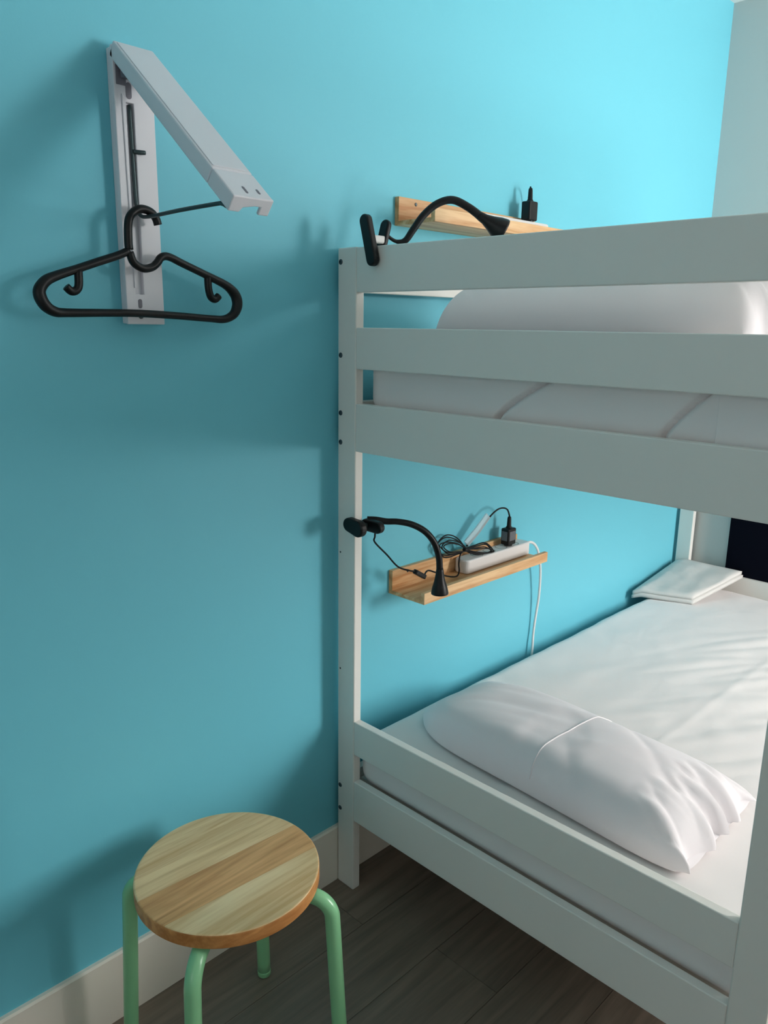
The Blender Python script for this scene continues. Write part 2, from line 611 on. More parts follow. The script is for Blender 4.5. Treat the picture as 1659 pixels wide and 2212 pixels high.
def make_mattress(name, z0, z1, label, amp, near_x, wall_y, rad, res, creases=()):
    x0, x1, y0, y1 = near_x, 3.108, -1.034, wall_y
    bm = soft_box((x0 + x1) / 2, (y0 + y1) / 2, (z0 + z1) / 2, x1 - x0, y1 - y0, z1 - z0, rad, *res)
    bm.normal_update()
    for v in bm.verts:
        p = v.co
        n = v.normal
        h = 0.0
        up = max(0.0, min(1.0, n.z * 1.6))
        # long soft drape folds running obliquely over the sheet
        q = Vector((p.x * 3.0 + p.y * 5.0, p.y * 2.0 - p.x * 1.2, 0.0))
        h += up * amp * 0.9 * noise.noise(q * 1.3)
        # bundle of pulled wrinkles in the middle of the bed
        a = (p.x - 2.15) * 0.55 + (p.y + 0.75) * 0.83
        f = max(0.0, 1 - ((p.x - 2.15) / 0.75) ** 2) * max(0.0, min(1, (-0.18 - p.y) / 0.35))
        h += up * amp * 3.0 * f * abs(noise.noise(Vector((a * 15, (p.x - p.y) * 2.0, 3.1))))
        h += up * amp * 0.6 * noise.noise(Vector((p.x * 12, p.y * 14, 1.0)))
        # straight ironing crease down the bed
        h += up * 0.0022 * ridge(p.y + 0.60 + 0.02 * (p.x - 2.0), 0.010)
        if n.z > -0.5:
            h += (1 - up) * amp * 0.6 * noise.noise(Vector((p.x * 6, p.y * 6, p.z * 8)))
        if n.x < -0.5:
            for (ya, za, yb, zb, dep, w) in creases:      # tucked folds across the end of the mattress
                t = (p.z - za) / (zb - za)
                if -0.15 < t < 1.1:
                    yc = ya + (yb - ya) * (max(0, t) ** 1.35)
                    dd = p.y - yc
                    h -= dep * ridge(dd, w)
                    if dd < 0:
                        h += 0.004 * math.exp(dd / 0.05)
        v.co = p + n * h
    o = obj(name, bm, M_SHEET, smooth=True, origin=((x0 + x1) / 2, (y0 + y1) / 2, z0))
    tag(o, label, 'mattress', 'mattresses of the bunk bed')
    return o


low_m = make_mattress('mattress', 0.290, 0.432, 'lower bunk mattress under a smooth white fitted sheet', 0.0035, 1.2335, -0.034, 0.050, (170, 100, 14))
up_m = make_mattress('mattress', 1.235, 1.395, 'upper bunk mattress in a white sheet, seen between the rails', 0.0035, 1.2385, -0.052, 0.05, (50, 330, 30),
                     ((-0.425, 1.262, -0.550, 1.350, 0.022, 0.0060), (-0.765, 1.262, -0.845, 1.350, 0.018, 0.0050)))
# loose flap of the sheet folded over at the outer end of the upper mattress
bm = bmesh.new()
prism(bm, [(-0.855, 1.250), (-0.855, 1.368), (-0.985, 1.368), (-0.965, 1.250)], (1.2335, 0, 0), (0, 1, 0), (0, 0, 1), (1, 0, 0), 0.006)
obj('sheet_flap', bm, M_SHEET, up_m, bevel=0.002)


def make_pillow(name, c, half, T_, rot, label, seed, seam=None, pu=3.0, pv=7.0, qv=2.6, fold=0.012, skew=0.0, base=0.30, tuck=0.62, pb=3.0, qb=2.2, pl=7.0, ql=2.6, corner=0.0):
    """c: centre of the underside; half: half sizes (x across the bed head, y along it)"""
    nu, nv = 80, 130
    bm = bmesh.new()
    R = Matrix.Rotation(rot, 3, 'Z')
    V = {}
    seam_pts = []

    def sp(t):                      # denser towards the rims
        return math.copysign(abs(math.sin(t * math.pi / 2)) ** 0.9, t)
    vals_v = [sp(-1 + 2 * j / nv) for j in range(nv + 1)]
    jseam = min(range(nv + 1), key=lambda k: abs(vals_v[k] - seam)) if seam is not None else None
    for i in range(nu + 1):
        u = sp(-1 + 2 * i / nu)
        for j in range(nv + 1):
            v = vals_v[j]
            su = max(0.0, 1 - abs(u) ** pu) ** (1 / 2.2) if u < 0 else max(0.0, 1 - u ** pb) ** (1 / qb)
            sv = max(0.0, 1 - abs(v) ** pv) ** (1 / qv) if v < 0 else max(0.0, 1 - v ** pl) ** (1 / ql)
            h = su * sv
            ex = half[0] * (1 - 0.04 * (1 - v * v) - 0.07 * v ** 8) * u
            if u < 0 and v > 0:
                ex *= 1 - corner * v ** 5
            ey = half[1] * (1 - 0.02 * (1 - u * u) - 0.06 * u ** 8) * v + skew * (u - 0.2) * abs(v)
            w = noise.noise(Vector((ex * 4.5, ey * 3.5, seed))) * 0.013 * h
            w += abs(noise.noise(Vector((ex * 9 + ey * 3, ey * 4, seed + 5)))) * 0.007 * h
            w += noise.noise(Vector((ex * 24 + ey * 9, ey * 9, seed + 7))) * 0.0025 * h
            w -= 0.0035 * h * max(0.0, 1 - 9 * abs(noise.noise(Vector((ex * 5 - ey * 4, ey * 2.2, seed + 13)))))
            e = max(0.0, (-v - tuck) / (1 - tuck))
            side = 0.0
            if e > 0:               # bunched tucks at the open end of the case
                k = noise.noise(Vector((ex * 7, ey * 3, seed + 9)))
                w += fold * e * (abs(math.sin(u * 5.5 + 2.6 * k + v * 5)) ** 0.7 - 0.6) * (0.15 + h) + fold * 0.5 * e * (abs(math.sin(u * 13 - v * 7 + 4 * k)) ** 0.6 - 0.6) * h
                w += fold * 0.8 * e * noise.noise(Vector((ex * 30, ey * 12, seed + 2))) * h
                side = fold * e * (abs(math.sin(u * 7 + 3 * k)) - 0.5)
            z = T_ * (base + (1 - base) * h) + w
            V[(1, i, j)] = bm.verts.new(R @ Vector((ex, ey + side, z)) + Vector(c))
            if 0 < i < nu and 0 < j < nv:
                V[(0, i, j)] = bm.verts.new(R @ Vector((ex, ey, T_ * base * (1 - h ** 0.35))) + Vector(c))
            else:
                V[(0, i, j)] = V[(1, i, j)]
            if j == jseam and i % 3 == 1 and 1 < i < nu - 1:
                seam_pts.append(V[(1, i, j)].co.copy() + Vector((0, 0, 0.0002)))
    for i in range(nu):
        for j in range(nv):
            bm.faces.new((V[(1, i, j)], V[(1, i + 1, j)], V[(1, i + 1, j + 1)], V[(1, i, j + 1)]))
            q = []
            for k in ((i, j), (i, j + 1), (i + 1, j + 1), (i + 1, j)):
                if V[(0,) + k] not in q:
                    q.append(V[(0,) + k])
            if any(V[(0,) + k] is not V[(1,) + k] for k in ((i, j), (i, j + 1), (i + 1, j + 1), (i + 1, j))) and len(q) >= 3:
                bm.faces.new(q)
    o = obj(name, bm, M_PILLOW, smooth=True, origin=c)
    tag(o, label, 'pillow', 'pillows of the bunk bed')
    if seam_pts:
        obj('seam', T(seam_pts, 0.0018, n=8, sub=2), M_PILLOW, o, smooth=True)
    return o


make_pillow('pillow', (1.505, -0.478, 0.4365), (0.195, 0.388), 0.108, math.radians(-3.0),
            'white pillow lying flat across the head of the lower bunk', 2.0, seam=-0.10, pu=8.0, pv=6.0, qv=1.6, skew=0.012, base=0.10, tuck=0.64, fold=0.032,
            pb=2.4, qb=1.15, pl=3.4, ql=1.25, corner=0.30)
make_pillow('pillow', (1.475, -0.535, 1.3995), (0.200, 0.335), 0.142, math.radians(1.0),
            'plump white pillow on the upper bunk, partly hidden by the top rails', 8.0, pv=10, qv=2.0, pu=4.0, fold=0.014, tuck=0.74, base=0.2, pl=9.0, ql=1.8)

# folded linen at the far corner of the lower bunk, leaning on the foot rail
lin_t = thing('folded_linen', (2.95, -0.12, 0.43), 'folded white bed linen lying at the far wall corner of the lower bunk', 'linen')


def linen_layer(zoff, th, inset, seed, name):
    bm = bmesh.new()
    near_r, near_l = Vector((2.800 + inset, -0.222 + inset, 0.4355)), Vector((2.722 + inset, -0.014, 0.4365))
    far_r, far_l = Vector((3.106 - inset, -0.284 + inset, 0.4865)), Vector((3.106 - inset, -0.014, 0.4865))
    n, m = 40, 30
    g = {}
    for s in (0, 1):
        for i in range(n + 1):
            for j in range(m + 1):
                a, b = i / n, j / m
                p = (near_r * (1 - b) + near_l * b) * (1 - a) + (far_r * (1 - b) + far_l * b) * a
                edge = min(1.0, min(a, 1 - a) * 14) * min(1.0, min(b, 1 - b) * 12)
                round_ = 1 - (1 - min(1.0, edge)) ** 2
                z = zoff + (th * (0.82 + 0.18 * round_) if s else 0)
                if s:
                    z += 0.006 * noise.noise(Vector((p.x * 9 + seed, p.y * 16, seed))) * round_
                    z += 0.005 * abs(noise.noise(Vector((p.x * 22, p.y * 9, seed + 3)))) * round_
                if b > 0.85:                        # drooping into the gap by the wall
                    z -= (b - 0.85) * 0.07
                g[(s, i, j)] = bm.verts.new(p + Vector((0, 0, z)))
    for i in range(n):
        for j in range(m):
            bm.faces.new((g[(1, i, j)], g[(1, i + 1, j)], g[(1, i + 1, j + 1)], g[(1, i, j + 1)]))
            bm.faces.new((g[(0, i, j)], g[(0, i, j + 1)], g[(0, i + 1, j + 1)], g[(0, i + 1, j)]))
    for i in range(n):
        for j in (0, m):
            bm.faces.new((g[(0, i, j)], g[(0, i + 1, j)], g[(1, i + 1, j)], g[(1, i, j)]))
    for j in range(m):
        for i in (0, n):
            bm.faces.new((g[(0, i, j)], g[(1, i, j)], g[(1, i, j + 1)], g[(0, i, j + 1)]))
    return obj(name, bm, M_LINEN, lin_t, smooth=True)


linen_layer(0.000, 0.0155, 0.000, 1.0, 'folded_layer')
linen_layer(0.0158, 0.0155, 0.004, 4.0, 'folded_layer')

# ================================================================== NAVY PANEL on the far wall
bm = bmesh.new()
box(bm, X1 - 0.022, X1 - 0.0005, -1.00, -0.203, 0.480, 1.12)
pn = obj('wall_panel', bm, M_NAVY, bevel=0.002, origin=(X1 - 0.01, -0.6, 0.480))
tag(pn, 'dark navy panel on the white far wall beyond the lower bunk', 'panel')

# ================================================================== SHELVES
SX0, SX1 = 1.396, 1.950
SZ = 0.757
shelf = thing('wall_shelf', (SX0, 0.012, SZ), 'narrow pine ledge shelf on the blue wall under the upper bunk', 'shelf', 'pine ledge shelves on the blue wall')
obj('back_board', B(SX0, SX1, -0.001, 0.012, SZ, SZ + 0.064), M_SHELF, shelf, bevel=0.001)
obj('base_board', B(SX0, SX1, -0.102, -0.001, SZ, SZ + 0.010), M_SHELF, shelf, bevel=0.0008)
obj('front_lip', B(SX0, SX1, -0.114, -0.102, SZ, SZ + 0.030), M_SHELF, shelf, bevel=0.001)
for xs in (1.4545, 1.892):
    bm = bmesh.new()
    lathe(bm, (xs, 0.0, SZ + 0.052), (0, -1, 0), [(0, 0.0042), (0.0016, 0.0042), (0.0024, 0.003), (0.0024, 0.0012)], 14)
    obj('screw', bm, M_BOLT, shelf, label='small steel screw head')
dup(shelf, (0, 0, 0.9135), 'narrow pine ledge shelf mounted above the top rail of the bunk bed')

# ================================================================== POWER STRIPS
strip = thing('power_strip', (1.80, -0.026, SZ + 0.010), 'white power strip lying on the lower pine shelf', 'power strip', 'white power strips on the shelves')
bm = bmesh.new()
prism(bm, round_rect(0.308, 0.050, 0.014), (1.7965, -0.0275, SZ + 0.0102), (1, 0, 0), (0, 1, 0), (0, 0, 1), 0.040)
obj('housing', bm, M_STRIP, strip, bevel=0.005, segs=3, smooth=False)
for k in range(4):
    bm = bmesh.new()
    lathe(bm, (1.715 + k * 0.058, -0.0275, SZ + 0.0498), (0, 0, 1), [(0, 0.019), (0.0008, 0.019), (0.0008, 0.0165), (0.0003, 0.0160)], 20)
    obj('socket', bm, M_SOCKET, strip)
dup(strip, (0, 0, 0.9135), 'white power strip on the upper shelf, only its top edge showing')

# white mains cable from the lower strip over the shelf end and down the wall
cable = T([(1.951, -0.026, 0.790), (1.975, -0.028, 0.795), (2.000, -0.030, 0.786), (2.030, -0.026, 0.758), (2.052, -0.022, 0.715), (2.066, -0.018, 0.660),
           (2.074, -0.012, 0.590), (2.074, -0.006, 0.530), (2.070, -0.003, 0.470), (2.064, -0.006, 0.420), (2.06, -0.008, 0.36)], 0.0042, n=10)
o = obj('power_cable', cable, M_STRIP, smooth=True, origin=(2.06, -0.008, 0.36))
tag(o, 'white mains cable hanging from the lower shelf down behind the mattress', 'cable')


# ================================================================== PLUG ADAPTERS
def make_adapter(x, y, z, label):
    t = thing('power_adapter', (x, y, z), label, 'adapter', 'black plug adapters in the power strips')
    bm = bmesh.new()
    prism(bm, round_rect(0.040, 0.029, 0.005), (x, y, z + 0.004), (1, 0, 0), (0, 1, 0), (0, 0, 1), 0.050)
    obj('body', bm, M_BLACKPL, t, bevel=0.004, segs=3)
    bm = bmesh.new()
    lathe(bm, (x, y, z), (0, 0, 1), [(0, 0.012), (0.005, 0.012)], 18)
    obj('plug_base', bm, M_BLACKPL, t)
    bm = bmesh.new()
    lathe(bm, (x, y, z + 0.050), (0, 0, 1), [(0, 0.012), (0.005, 0.0095), (0.010, 0.0068), (0.033, 0.0058), (0.038, 0.0046)], 16)
    obj('strain_relief', bm, M_BLACKRUB, t, smooth=True)
    return t


ad = make_adapter(1.862, -0.030, SZ + 0.0502, 'black plug adapter with a grey label standing on the lower power strip')
bm = B(1.8412, 1.8420, -0.030 - 0.010, -0.030 + 0.010, SZ + 0.068, SZ + 0.096)
obj('rating_label', bm, M_RATING, ad, label='grey rating label')
bm = B(1.862 - 0.014, 1.862 + 0.014, -0.0452, -0.0444, SZ + 0.068, SZ + 0.096)
obj('rating_label', bm, M_RATING, ad, label='grey rating label')
za = SZ + 0.0502
cordpts = [(1.862, -0.030, za + 0.084), (1.861, -0.030, 0.900), (1.848, -0.031, 0.919), (1.826, -0.031, 0.9275), (1.800, -0.030, 0.926), (1.770, -0.029, 0.912),
           (1.748, -0.028, 0.894), (1.721, -0.026, 0.870), (1.697, -0.020, 0.850), (1.681, -0.016, 0.836)]
obj('cord', T(cordpts, 0.0024, n=8), M_BLACKRUB, ad, smooth=True)
# film tag wrapped as a flag round the cord
bm = bmesh.new()
tp = [Vector(p) for p in ((1.765, -0.029, 0.909), (1.722, -0.026, 0.872), (1.684, -0.018, 0.838))]
for off, nm in ((Vector((-0.017, 0.0, 0.015)), 'a'),):
    a = []
    for p in tp:
        a.append((p + Vector((0.0015, -0.003, -0.0015)), p + off + Vector((0, -0.003, 0)), p + off + Vector((0, 0.0018, 0)), p + Vector((0.0015, 0.0018, -0.0015))))
    rings = [[bm.verts.new(q) for q in r] for r in a]
    for r0, r1 in zip(rings, rings[1:]):
        for k in range(4):
            bm.faces.new((r0[k], r0[(k + 1) % 4], r1[(k + 1) % 4], r1[k]))
    bm.faces.new(rings[0])
    bm.faces.new(list(reversed(rings[-1])))
obj('cord_tag', bm, M_TAG, ad, label='clear white film tag round the cord')

au = make_adapter(1.880, -0.030, SZ + 0.9135 + 0.0502, 'black plug adapter standing on the upper shelf against the wall')
zb = SZ + 0.9135 + 0.0502
obj('cord', T([(1.880, -0.030, zb + 0.084), (1.881, -0.029, zb + 0.090), (1.890, -0.022, zb + 0.092), (1.902, -0.013, zb + 0.082), (1.910, -0.006, zb + 0.055), (1.914, -0.003, zb + 0.020), (1.914, -0.0035, zb + 0.0)],
                0.0022, n=8), M_BLACKRUB, au, smooth=True)


# ================================================================== CLIP LAMPS
def paddle(c, long_dir, wide_dir, thick_dir, length, r, th, r2=None):
    bm = bmesh.new()
    ld_, wd, td = Vector(long_dir).normalized(), Vector(wide_dir).normalized(), Vector(thick_dir).normalized()
    prism(bm, capsule(length, r, 10, r2), Vector(c) - td * th / 2, wd, ld_, td, th)
    return bm


def lamp_head(bm, a, b, r0, r1):
    a, b = Vector(a), Vector(b)
    L = (b - a).length
    lathe(bm, a, b - a, [(-0.008, r0 * 0.85), (0, r0), (L * 0.18, r0 * 1.12), (L * 0.45, r0 + (r1 - r0) * 0.38), (L * 0.72, r0 + (r1 - r0) * 0.78), (L * 0.93, r1 * 0.99), (L, r1), (L, r1 * 0.86), (L * 0.88, r1 * 0.70), (L * 0.86, 0.001)], 28)
    return bm


# --- lamp on the top rail
lu = thing('clip_lamp', (1.217, -0.11, 1.604), 'black gooseneck reading lamp clipped over the top rail of the bunk bed', 'lamp', 'black clip-on reading lamps')
ldir = Vector((0, 0.025, 0.0895)).normalized()
wdir = Vector((0, 0.0895, -0.025)).normalized()
obj('clamp_front', paddle((1.1945, -0.1115, 1.6140), ldir, wdir, (1, 0, 0), 0.108, 0.0138, 0.016, 0.0134), M_BLACKPL, lu, bevel=0.004, segs=3)
lb = Vector((-0.018, 0.010, 0.06)).normalized()
tb = Vector((1, 0.0, 0.3)).normalized()
obj('clamp_back', paddle((1.2420, -0.103, 1.6170), (0.20, -0.10, 1), (0, 1, 0.1), (1, 0, -0.2), 0.088, 0.0130, 0.012), M_BLACKPL, lu, bevel=0.004, segs=3)
bm = bmesh.new()
box(bm, 1.203, 1.240, -0.114, -0.098, 1.6100, 1.6260)
obj('spring_bracket', bm, M_LAMPWHITE, lu, bevel=0.003, label='white metal spring bracket')
obj('gooseneck', T([(1.246, -0.098, 1.640), (1.262, -0.100, 1.628), (1.280, -0.106, 1.619), (1.2964, -0.1175, 1.6208), (1.3103, -0.1272, 1.6433), (1.329, -0.1403, 1.6744), (1.3537, -0.1576, 1.6991), (1.3814, -0.177, 1.708), (1.4109, -0.1976, 1.6943), (1.4390, -0.2173, 1.6725)],
                     [0.0034, 0.0036, 0.0040, 0.0070, 0.0078, 0.0080, 0.0082, 0.0084, 0.0086, 0.0092], n=12), M_BLACKPL, lu, smooth=True)
obj('lamp_head', lamp_head(bmesh.new(), (1.434, -0.2140, 1.6765), (1.477, -0.2440, 1.6480), 0.0098, 0.0265), M_BLACKPL, lu, smooth=True)

# --- lamp on the post of the lower bunk
ll = thing('clip_lamp', (1.217, -0.06, 0.985), 'black gooseneck reading lamp clipped to the near bed post, bent over the lower shelf', 'lamp', 'black clip-on reading lamps')
obj('clamp_front', paddle((1.1935, -0.0735, 0.9885), (0, -1, -0.16), (0, -0.16, 1), (1, 0, 0), 0.066, 0.0165, 0.020, 0.0195), M_BLACKPL, ll, bevel=0.005, segs=3)
obj('clamp_back', paddle((1.2395, -0.0850, 0.985), (0.10, -1, -0.06), (0, -0.06, 1), (1, 0.10, 0), 0.062, 0.0145, 0.018), M_BLACKPL, ll, bevel=0.004, segs=3)
obj('spring_bracket', B(1.203, 1.232, -0.078, -0.066, 0.978, 0.992), M_STEEL, ll, bevel=0.002)
obj('gooseneck', T([(1.2400, -0.066, 0.9960), (1.256, -0.078, 0.9950), (1.2780, -0.0915, 0.9905), (1.3016, -0.1077, 0.9889), (1.3316, -0.125, 0.9802), (1.3602, -0.1415, 0.9612), (1.3813, -0.1537, 0.9321), (1.3926, -0.1602, 0.895), (1.3957, -0.162, 0.856)],
                     [0.0088, 0.0086, 0.0078, 0.0076, 0.0078, 0.0080, 0.0082, 0.0082, 0.0084], n=12), M_BLACKPL, ll, smooth=True)
obj('lamp_head', lamp_head(bmesh.new(), (1.3957, -0.162, 0.860), (1.3973, -0.1629, 0.8005), 0.0094, 0.0215), M_BLACKPL, ll, smooth=True)
cord = obj('cord', T([(1.250, -0.083, 0.972), (1.254, -0.078, 0.955), (1.262, -0.070, 0.938), (1.312, -0.062, 0.895), (1.352, -0.062, 0.856), (1.380, -0.075, 0.8430), (1.394, -0.080, 0.8390)], 0.0022, n=8), M_BLACKRUB, ll, smooth=True)
obj('cord_switch', paddle((1.414, -0.080, 0.8270), (0.0412, 0, -0.0251), (0, 1, 0), (0.0251, 0, 0.0412), 0.048, 0.0078, 0.0115), M_BLACKPL, ll, bevel=0.002)
obj('cord', T([(1.434, -0.078, 0.8150), (1.452, -0.066, 0.8190), (1.475, -0.056, 0.8180), (1.505, -0.052, 0.8060), (1.55, -0.056, 0.786), (1.60, -0.048, 0.772), (1.630, -0.034, 0.776), (1.637, -0.026, 0.797), (1.648, -0.022, 0.820), (1.668, -0.022, 0.829)], 0.0022, n=8), M_BLACKRUB, ll, smooth=True)
bm = bmesh.new()
rnd = random.Random(3)
tie = Vector((1.672, -0.022, 0.829))
for k in range(5):      # loops leaning on the wall, left of the tie
    j = lambda s: (rnd.random() - 0.5) * s
    L = 0.106 + j(0.034)
    h = 0.012 + 0.0045 * k + j(0.005)
    d = Vector((-0.98, 0.10, 0.26)).normalized()
    up = Vector((0.22, 0.06, 0.95)).normalized()
    q = [tie + up * j(0.004), tie + d * L * 0.33 + up * h * 0.9, tie + d * L * 0.75 + up * h, tie + d * L + up * j(0.008), tie + d * L * 0.72 - up * h * 0.9, tie + d * L * 0.32 - up * h * 0.62]
    q = [p + Vector((0, (k - 2) * 0.0026, 0)) for p in q]
    tube(bm, q, 0.0018, n=7, sub=6, closed=True)
for k in range(5):      # loops lying on the power strip, right of the tie
    L = 0.100 + j(0.02)
    h = 0.010 + 0.0042 * k + j(0.004)
    d = Vector((0.96, -0.20, -0.19)).normalized()
    up = Vector((0.28, 0.34, 0.62)).normalized()
    q = [tie + up * j(0.003), tie + d * L * 0.35 + up * h * 0.55, tie + d * L * 0.75 + up * h * 0.95, tie + d * L + up * j(0.006), tie + d * L * 0.75 - up * h * 0.85, tie + d * L * 0.35 - up * h * 0.55]
    q = [Vector((p.x, p.y + (k - 2) * 0.002, max(p.z, SZ + 0.0515 + 0.002))) for p in q]
    tube(bm, q, 0.0018, n=7, sub=6, closed=True)
obj('cord_bundle', bm, M_BLACKRUB, ll, smooth=True, label='coiled black cord tied in a figure of eight')
bm = bmesh.new()
lathe(bm, tie - Vector((0.010, 0, -0.002)), (1, -0.05, -0.18), [(0, 0.005), (0.003, 0.0065), (0.017, 0.0065), (0.020, 0.005)], 14)
obj('cord_tie', bm, M_BLACKRUB, ll, smooth=True)

# ================================================================== WALL CLOTHES RACK
RX0, RX1, RZ0, RZ1 = 0.6945, 0.7675, 1.437, 1.888
rack = thing('clothes_rack', (0.731, 0.012, RZ0), 'white fold-out clothes rack screwed to the blue wall', 'clothes rack')
bm = bmesh.new()
xs = [RX0, 0.7125, 0.7285, RX1]
zs = [RZ0, 1.489, 1.803, RZ1]
YF, YM = -0.011, -0.003
gv = {}
for s, yy in ((0, YF), (1, YM)):
    for i, x in enumerate(xs):
        for k, z in enumerate(zs):
            gv[(s, i, k)] = bm.verts.new((x, yy, z))
for i in range(3):
    for k in range(3):
        if (i, k) != (1, 1):
            bm.faces.new((gv[(0, i, k)], gv[(0, i + 1, k)], gv[(0, i + 1, k + 1)], gv[(0, i, k + 1)]))
        bm.faces.new((gv[(1, i, k)], gv[(1, i, k + 1)], gv[(1, i + 1, k + 1)], gv[(1, i + 1, k)])) if (i, k) != (1, 1) else None
for k in range(3):
    for i in (0, 3):
        bm.faces.new((gv[(0, i, k)], gv[(0, i, k + 1)], gv[(1, i, k + 1)], gv[(1, i, k)]))
for i in range(3):
    for k in (0, 3):
        bm.faces.new((gv[(0, i, k)], gv[(1, i, k)], gv[(1, i + 1, k)], gv[(0, i + 1, k)]))
for (a, b) in (((1, 1), (1, 2)), ((2, 1), (2, 2)), ((1, 1), (2, 1)), ((1, 2), (2, 2))):
    bm.faces.new((gv[(0,) + a], gv[(1,) + a], gv[(1,) + b], gv[(0,) + b]))
obj('front_plate', bm, M_RACK, rack, bevel=0.0015)
obj('back_plate', B(RX0 + 0.001, RX1 - 0.001, YM, 0.012, RZ0 + 0.001, RZ1 - 0.002), M_RACK, rack, bevel=0.002)
# tapered guide ridge down the left of the slot
bm = bmesh.new()
prism(bm, [(0.7105, 1.500), (0.7135, 1.50), (0.7135, 1.808), (0.7070, 1.815), (0.7080, 1.70)], (0, YF, 0), (1, 0, 0), (0, 0, 1), (0, -1, 0), 0.0022)
obj('guide_ridge', bm, M_RACK, rack, bevel=0.0006)
for zc, h in ((1.8215, 0.013),):
    bm = bmesh.new()
    prism(bm, capsule(2 * h, 0.0052), (0.7205, YF + 0.0004, zc), (1, 0, 0), (0, 0, 1), (0, -1, 0), 0.0012)
    obj('keyhole', bm, M_RACKDARK, rack)
bm = bmesh.new()
prism(bm, capsule(0.016, 0.0036), (0.7200, YF + 0.0004, 1.473), (1, 0, 0), (0, 0, 1), (0, -1, 0), 0.0012)
obj('keyhole', bm, M_RACKDARK, rack)
bm = bmesh.new()
lathe(bm, (0.7200, YF, 1.451), (0, -1, 0), [(0, 0.0046), (0.0015, 0.0046), (0.0022, 0.003), (0.0022, 0.001)], 14)
obj('screw', bm, M_BOLT, rack, label='steel fixing screw')
# small catch beside the slot
obj('catch', T([(0.7230, -0.012, 1.7265), (0.7330, -0.015, 1.7262), (0.7425, -0.0165, 1.7268)], [0.0036, 0.0040, 0.0036], n=10, sub=3), M_STEEL, rack, smooth=True)
# hinge cheeks
bm = bmesh.new()
box(bm, 0.7065, 0.7555, -0.026, YF, 1.838, 1.872)
obj('hinge_block', bm, M_RACKDARK, rack, bevel=0.002)
bm = bmesh.new()
box(bm, 0.6985, 0.7165, YF - 0.0012, YF + 0.001, 1.828, 1.858)
obj('recess', bm, M_RACKDARK, rack, bevel=0.0008)
# folding arm: U-channel from the hinge down to its tip
hz, hy = 1.8925, -0.0155
tipp = Vector((0, -0.3450, 1.6215))
hin = Vector((0, hy, hz))
d = (tipp - hin)
L = d.length
d.normalize()
nrm = Vector((0, -d.z, d.y))                 # square to the arm, on its upper side
if nrm.z < 0:
    nrm = -nrm
AW, AH, AT = RX1 - RX0, 0.026, 0.0055
U = [(0, 0), (AW, 0), (AW, -AH), (AW - AT, -AH), (AW - AT, -AT), (AT, -AT), (AT, -AH), (0, -AH)]
CAP = 0.066
bm = bmesh.new()
prism(bm, U, Vector((RX0, hin.y, hin.z)), (1, 0, 0), nrm, d, L - CAP)
arm = obj('arm', bm, M_RACK, rack, bevel=0.003, segs=2)
bm = bmesh.new()
prism(bm, U, Vector((RX0, hin.y, hin.z)) + d * (L - CAP + 0.0006), (1, 0, 0), nrm, d, CAP - 0.0006)
cap = obj('arm_end_cap', bm, M_RACK, rack, bevel=0.003, segs=2)
bm = bmesh.new()
prism(bm, round_rect(0.060, L - CAP - 0.012, 0.003), Vector(((RX0 + RX1) / 2 - 0.002, hin.y, hin.z)) + d * ((L - CAP) / 2) + nrm * (-0.0003), (1, 0, 0), d, nrm, 0.0015)
obj('arm_panel', bm, M_RACK, arm, bevel=0.0006)
# end wall of the tip with two prongs and a notch between them
bm = bmesh.new()
E = [(0, 0), (AW, 0), (AW, -AH - 0.001), (AW - 0.019, -AH - 0.001), (AW - 0.019, -0.014), (AW - 0.030, -0.014), (0.024, -0.018), (0.020, -AH), (0, -AH)]
prism(bm, E, Vector((RX0, hin.y, hin.z)) + d * (L - 0.004), (1, 0, 0), nrm, d, 0.006)
obj('tip_plate', bm, M_RACK, cap, bevel=0.002)
for xo, ln in ((0.0305, 0.017), (0.054, 0.012)):
    bm = bmesh.new()
    prism(bm, capsule(ln, 0.0021), Vector((RX0 + xo, hin.y, hin.z)) + d * (L - 0.017) + nrm * (-0.0004), (1, 0, 0), d, nrm, 0.0009)
    obj('slot', bm, M_RACKDARK, cap)
# steel support rod: up the slot, then out to the arm tip
obj('support_rod', T([(0.7215, -0.0085, 1.800), (0.7222, -0.0085, 1.745), (0.7230, -0.0088, 1.690), (0.7237, -0.0092, 1.650), (0.7243, -0.0115, 1.6360), (0.7260, -0.018, 1.6230), (0.7290, -0.042, 1.6190),
                      (0.7300, -0.140, 1.6210), (0.7310, -0.245, 1.6215), (0.7315, -0.262, 1.6205), (0.7320, -0.277, 1.6150), (0.7330, -0.300, 1.6130), (0.7380, -0.318, 1.6200)], 0.0034, n=10, sub=5), M_STEEL, rack, smooth=True)

# ================================================================== HANGER
HY = -0.036
han = thing('clothes_hanger', (0.72, HY, 1.626), 'black plastic clothes hanger hanging from the rod of the white rack', 'hanger')
bar = [(0.6905, 1.5600), (0.6700, 1.5510), (0.6330, 1.5380), (0.5960, 1.5246), (0.5603, 1.5118), (0.5430, 1.5030), (0.5325, 1.4900), (0.5325, 1.4775), (0.5400, 1.4640), (0.5540, 1.4555), (0.5740, 1.4540), (0.6400, 1.4552), (0.7034, 1.4557), (0.7800, 1.4530),
       (0.8500, 1.4490), (0.8800, 1.4485), (0.9010, 1.4570), (0.9105, 1.4715), (0.9110, 1.4855), (0.9035, 1.4990), (0.8845, 1.5126), (0.8392, 1.5296), (0.7920, 1.5465), (0.7740, 1.5535), (0.7610, 1.5560), (0.7510, 1.5525), (0.7440, 1.5440), (0.7330, 1.5355), (0.7150, 1.5325), (0.6985, 1.5415), (0.6920, 1.5577)]
rb = [0.0068] * 4 + [0.0078, 0.0090, 0.0098, 0.0102, 0.0098, 0.0084, 0.0072] + [0.0066] * 4 + [0.0074, 0.0088, 0.0100, 0.0104, 0.0098, 0.0080] + [0.0070] * 10
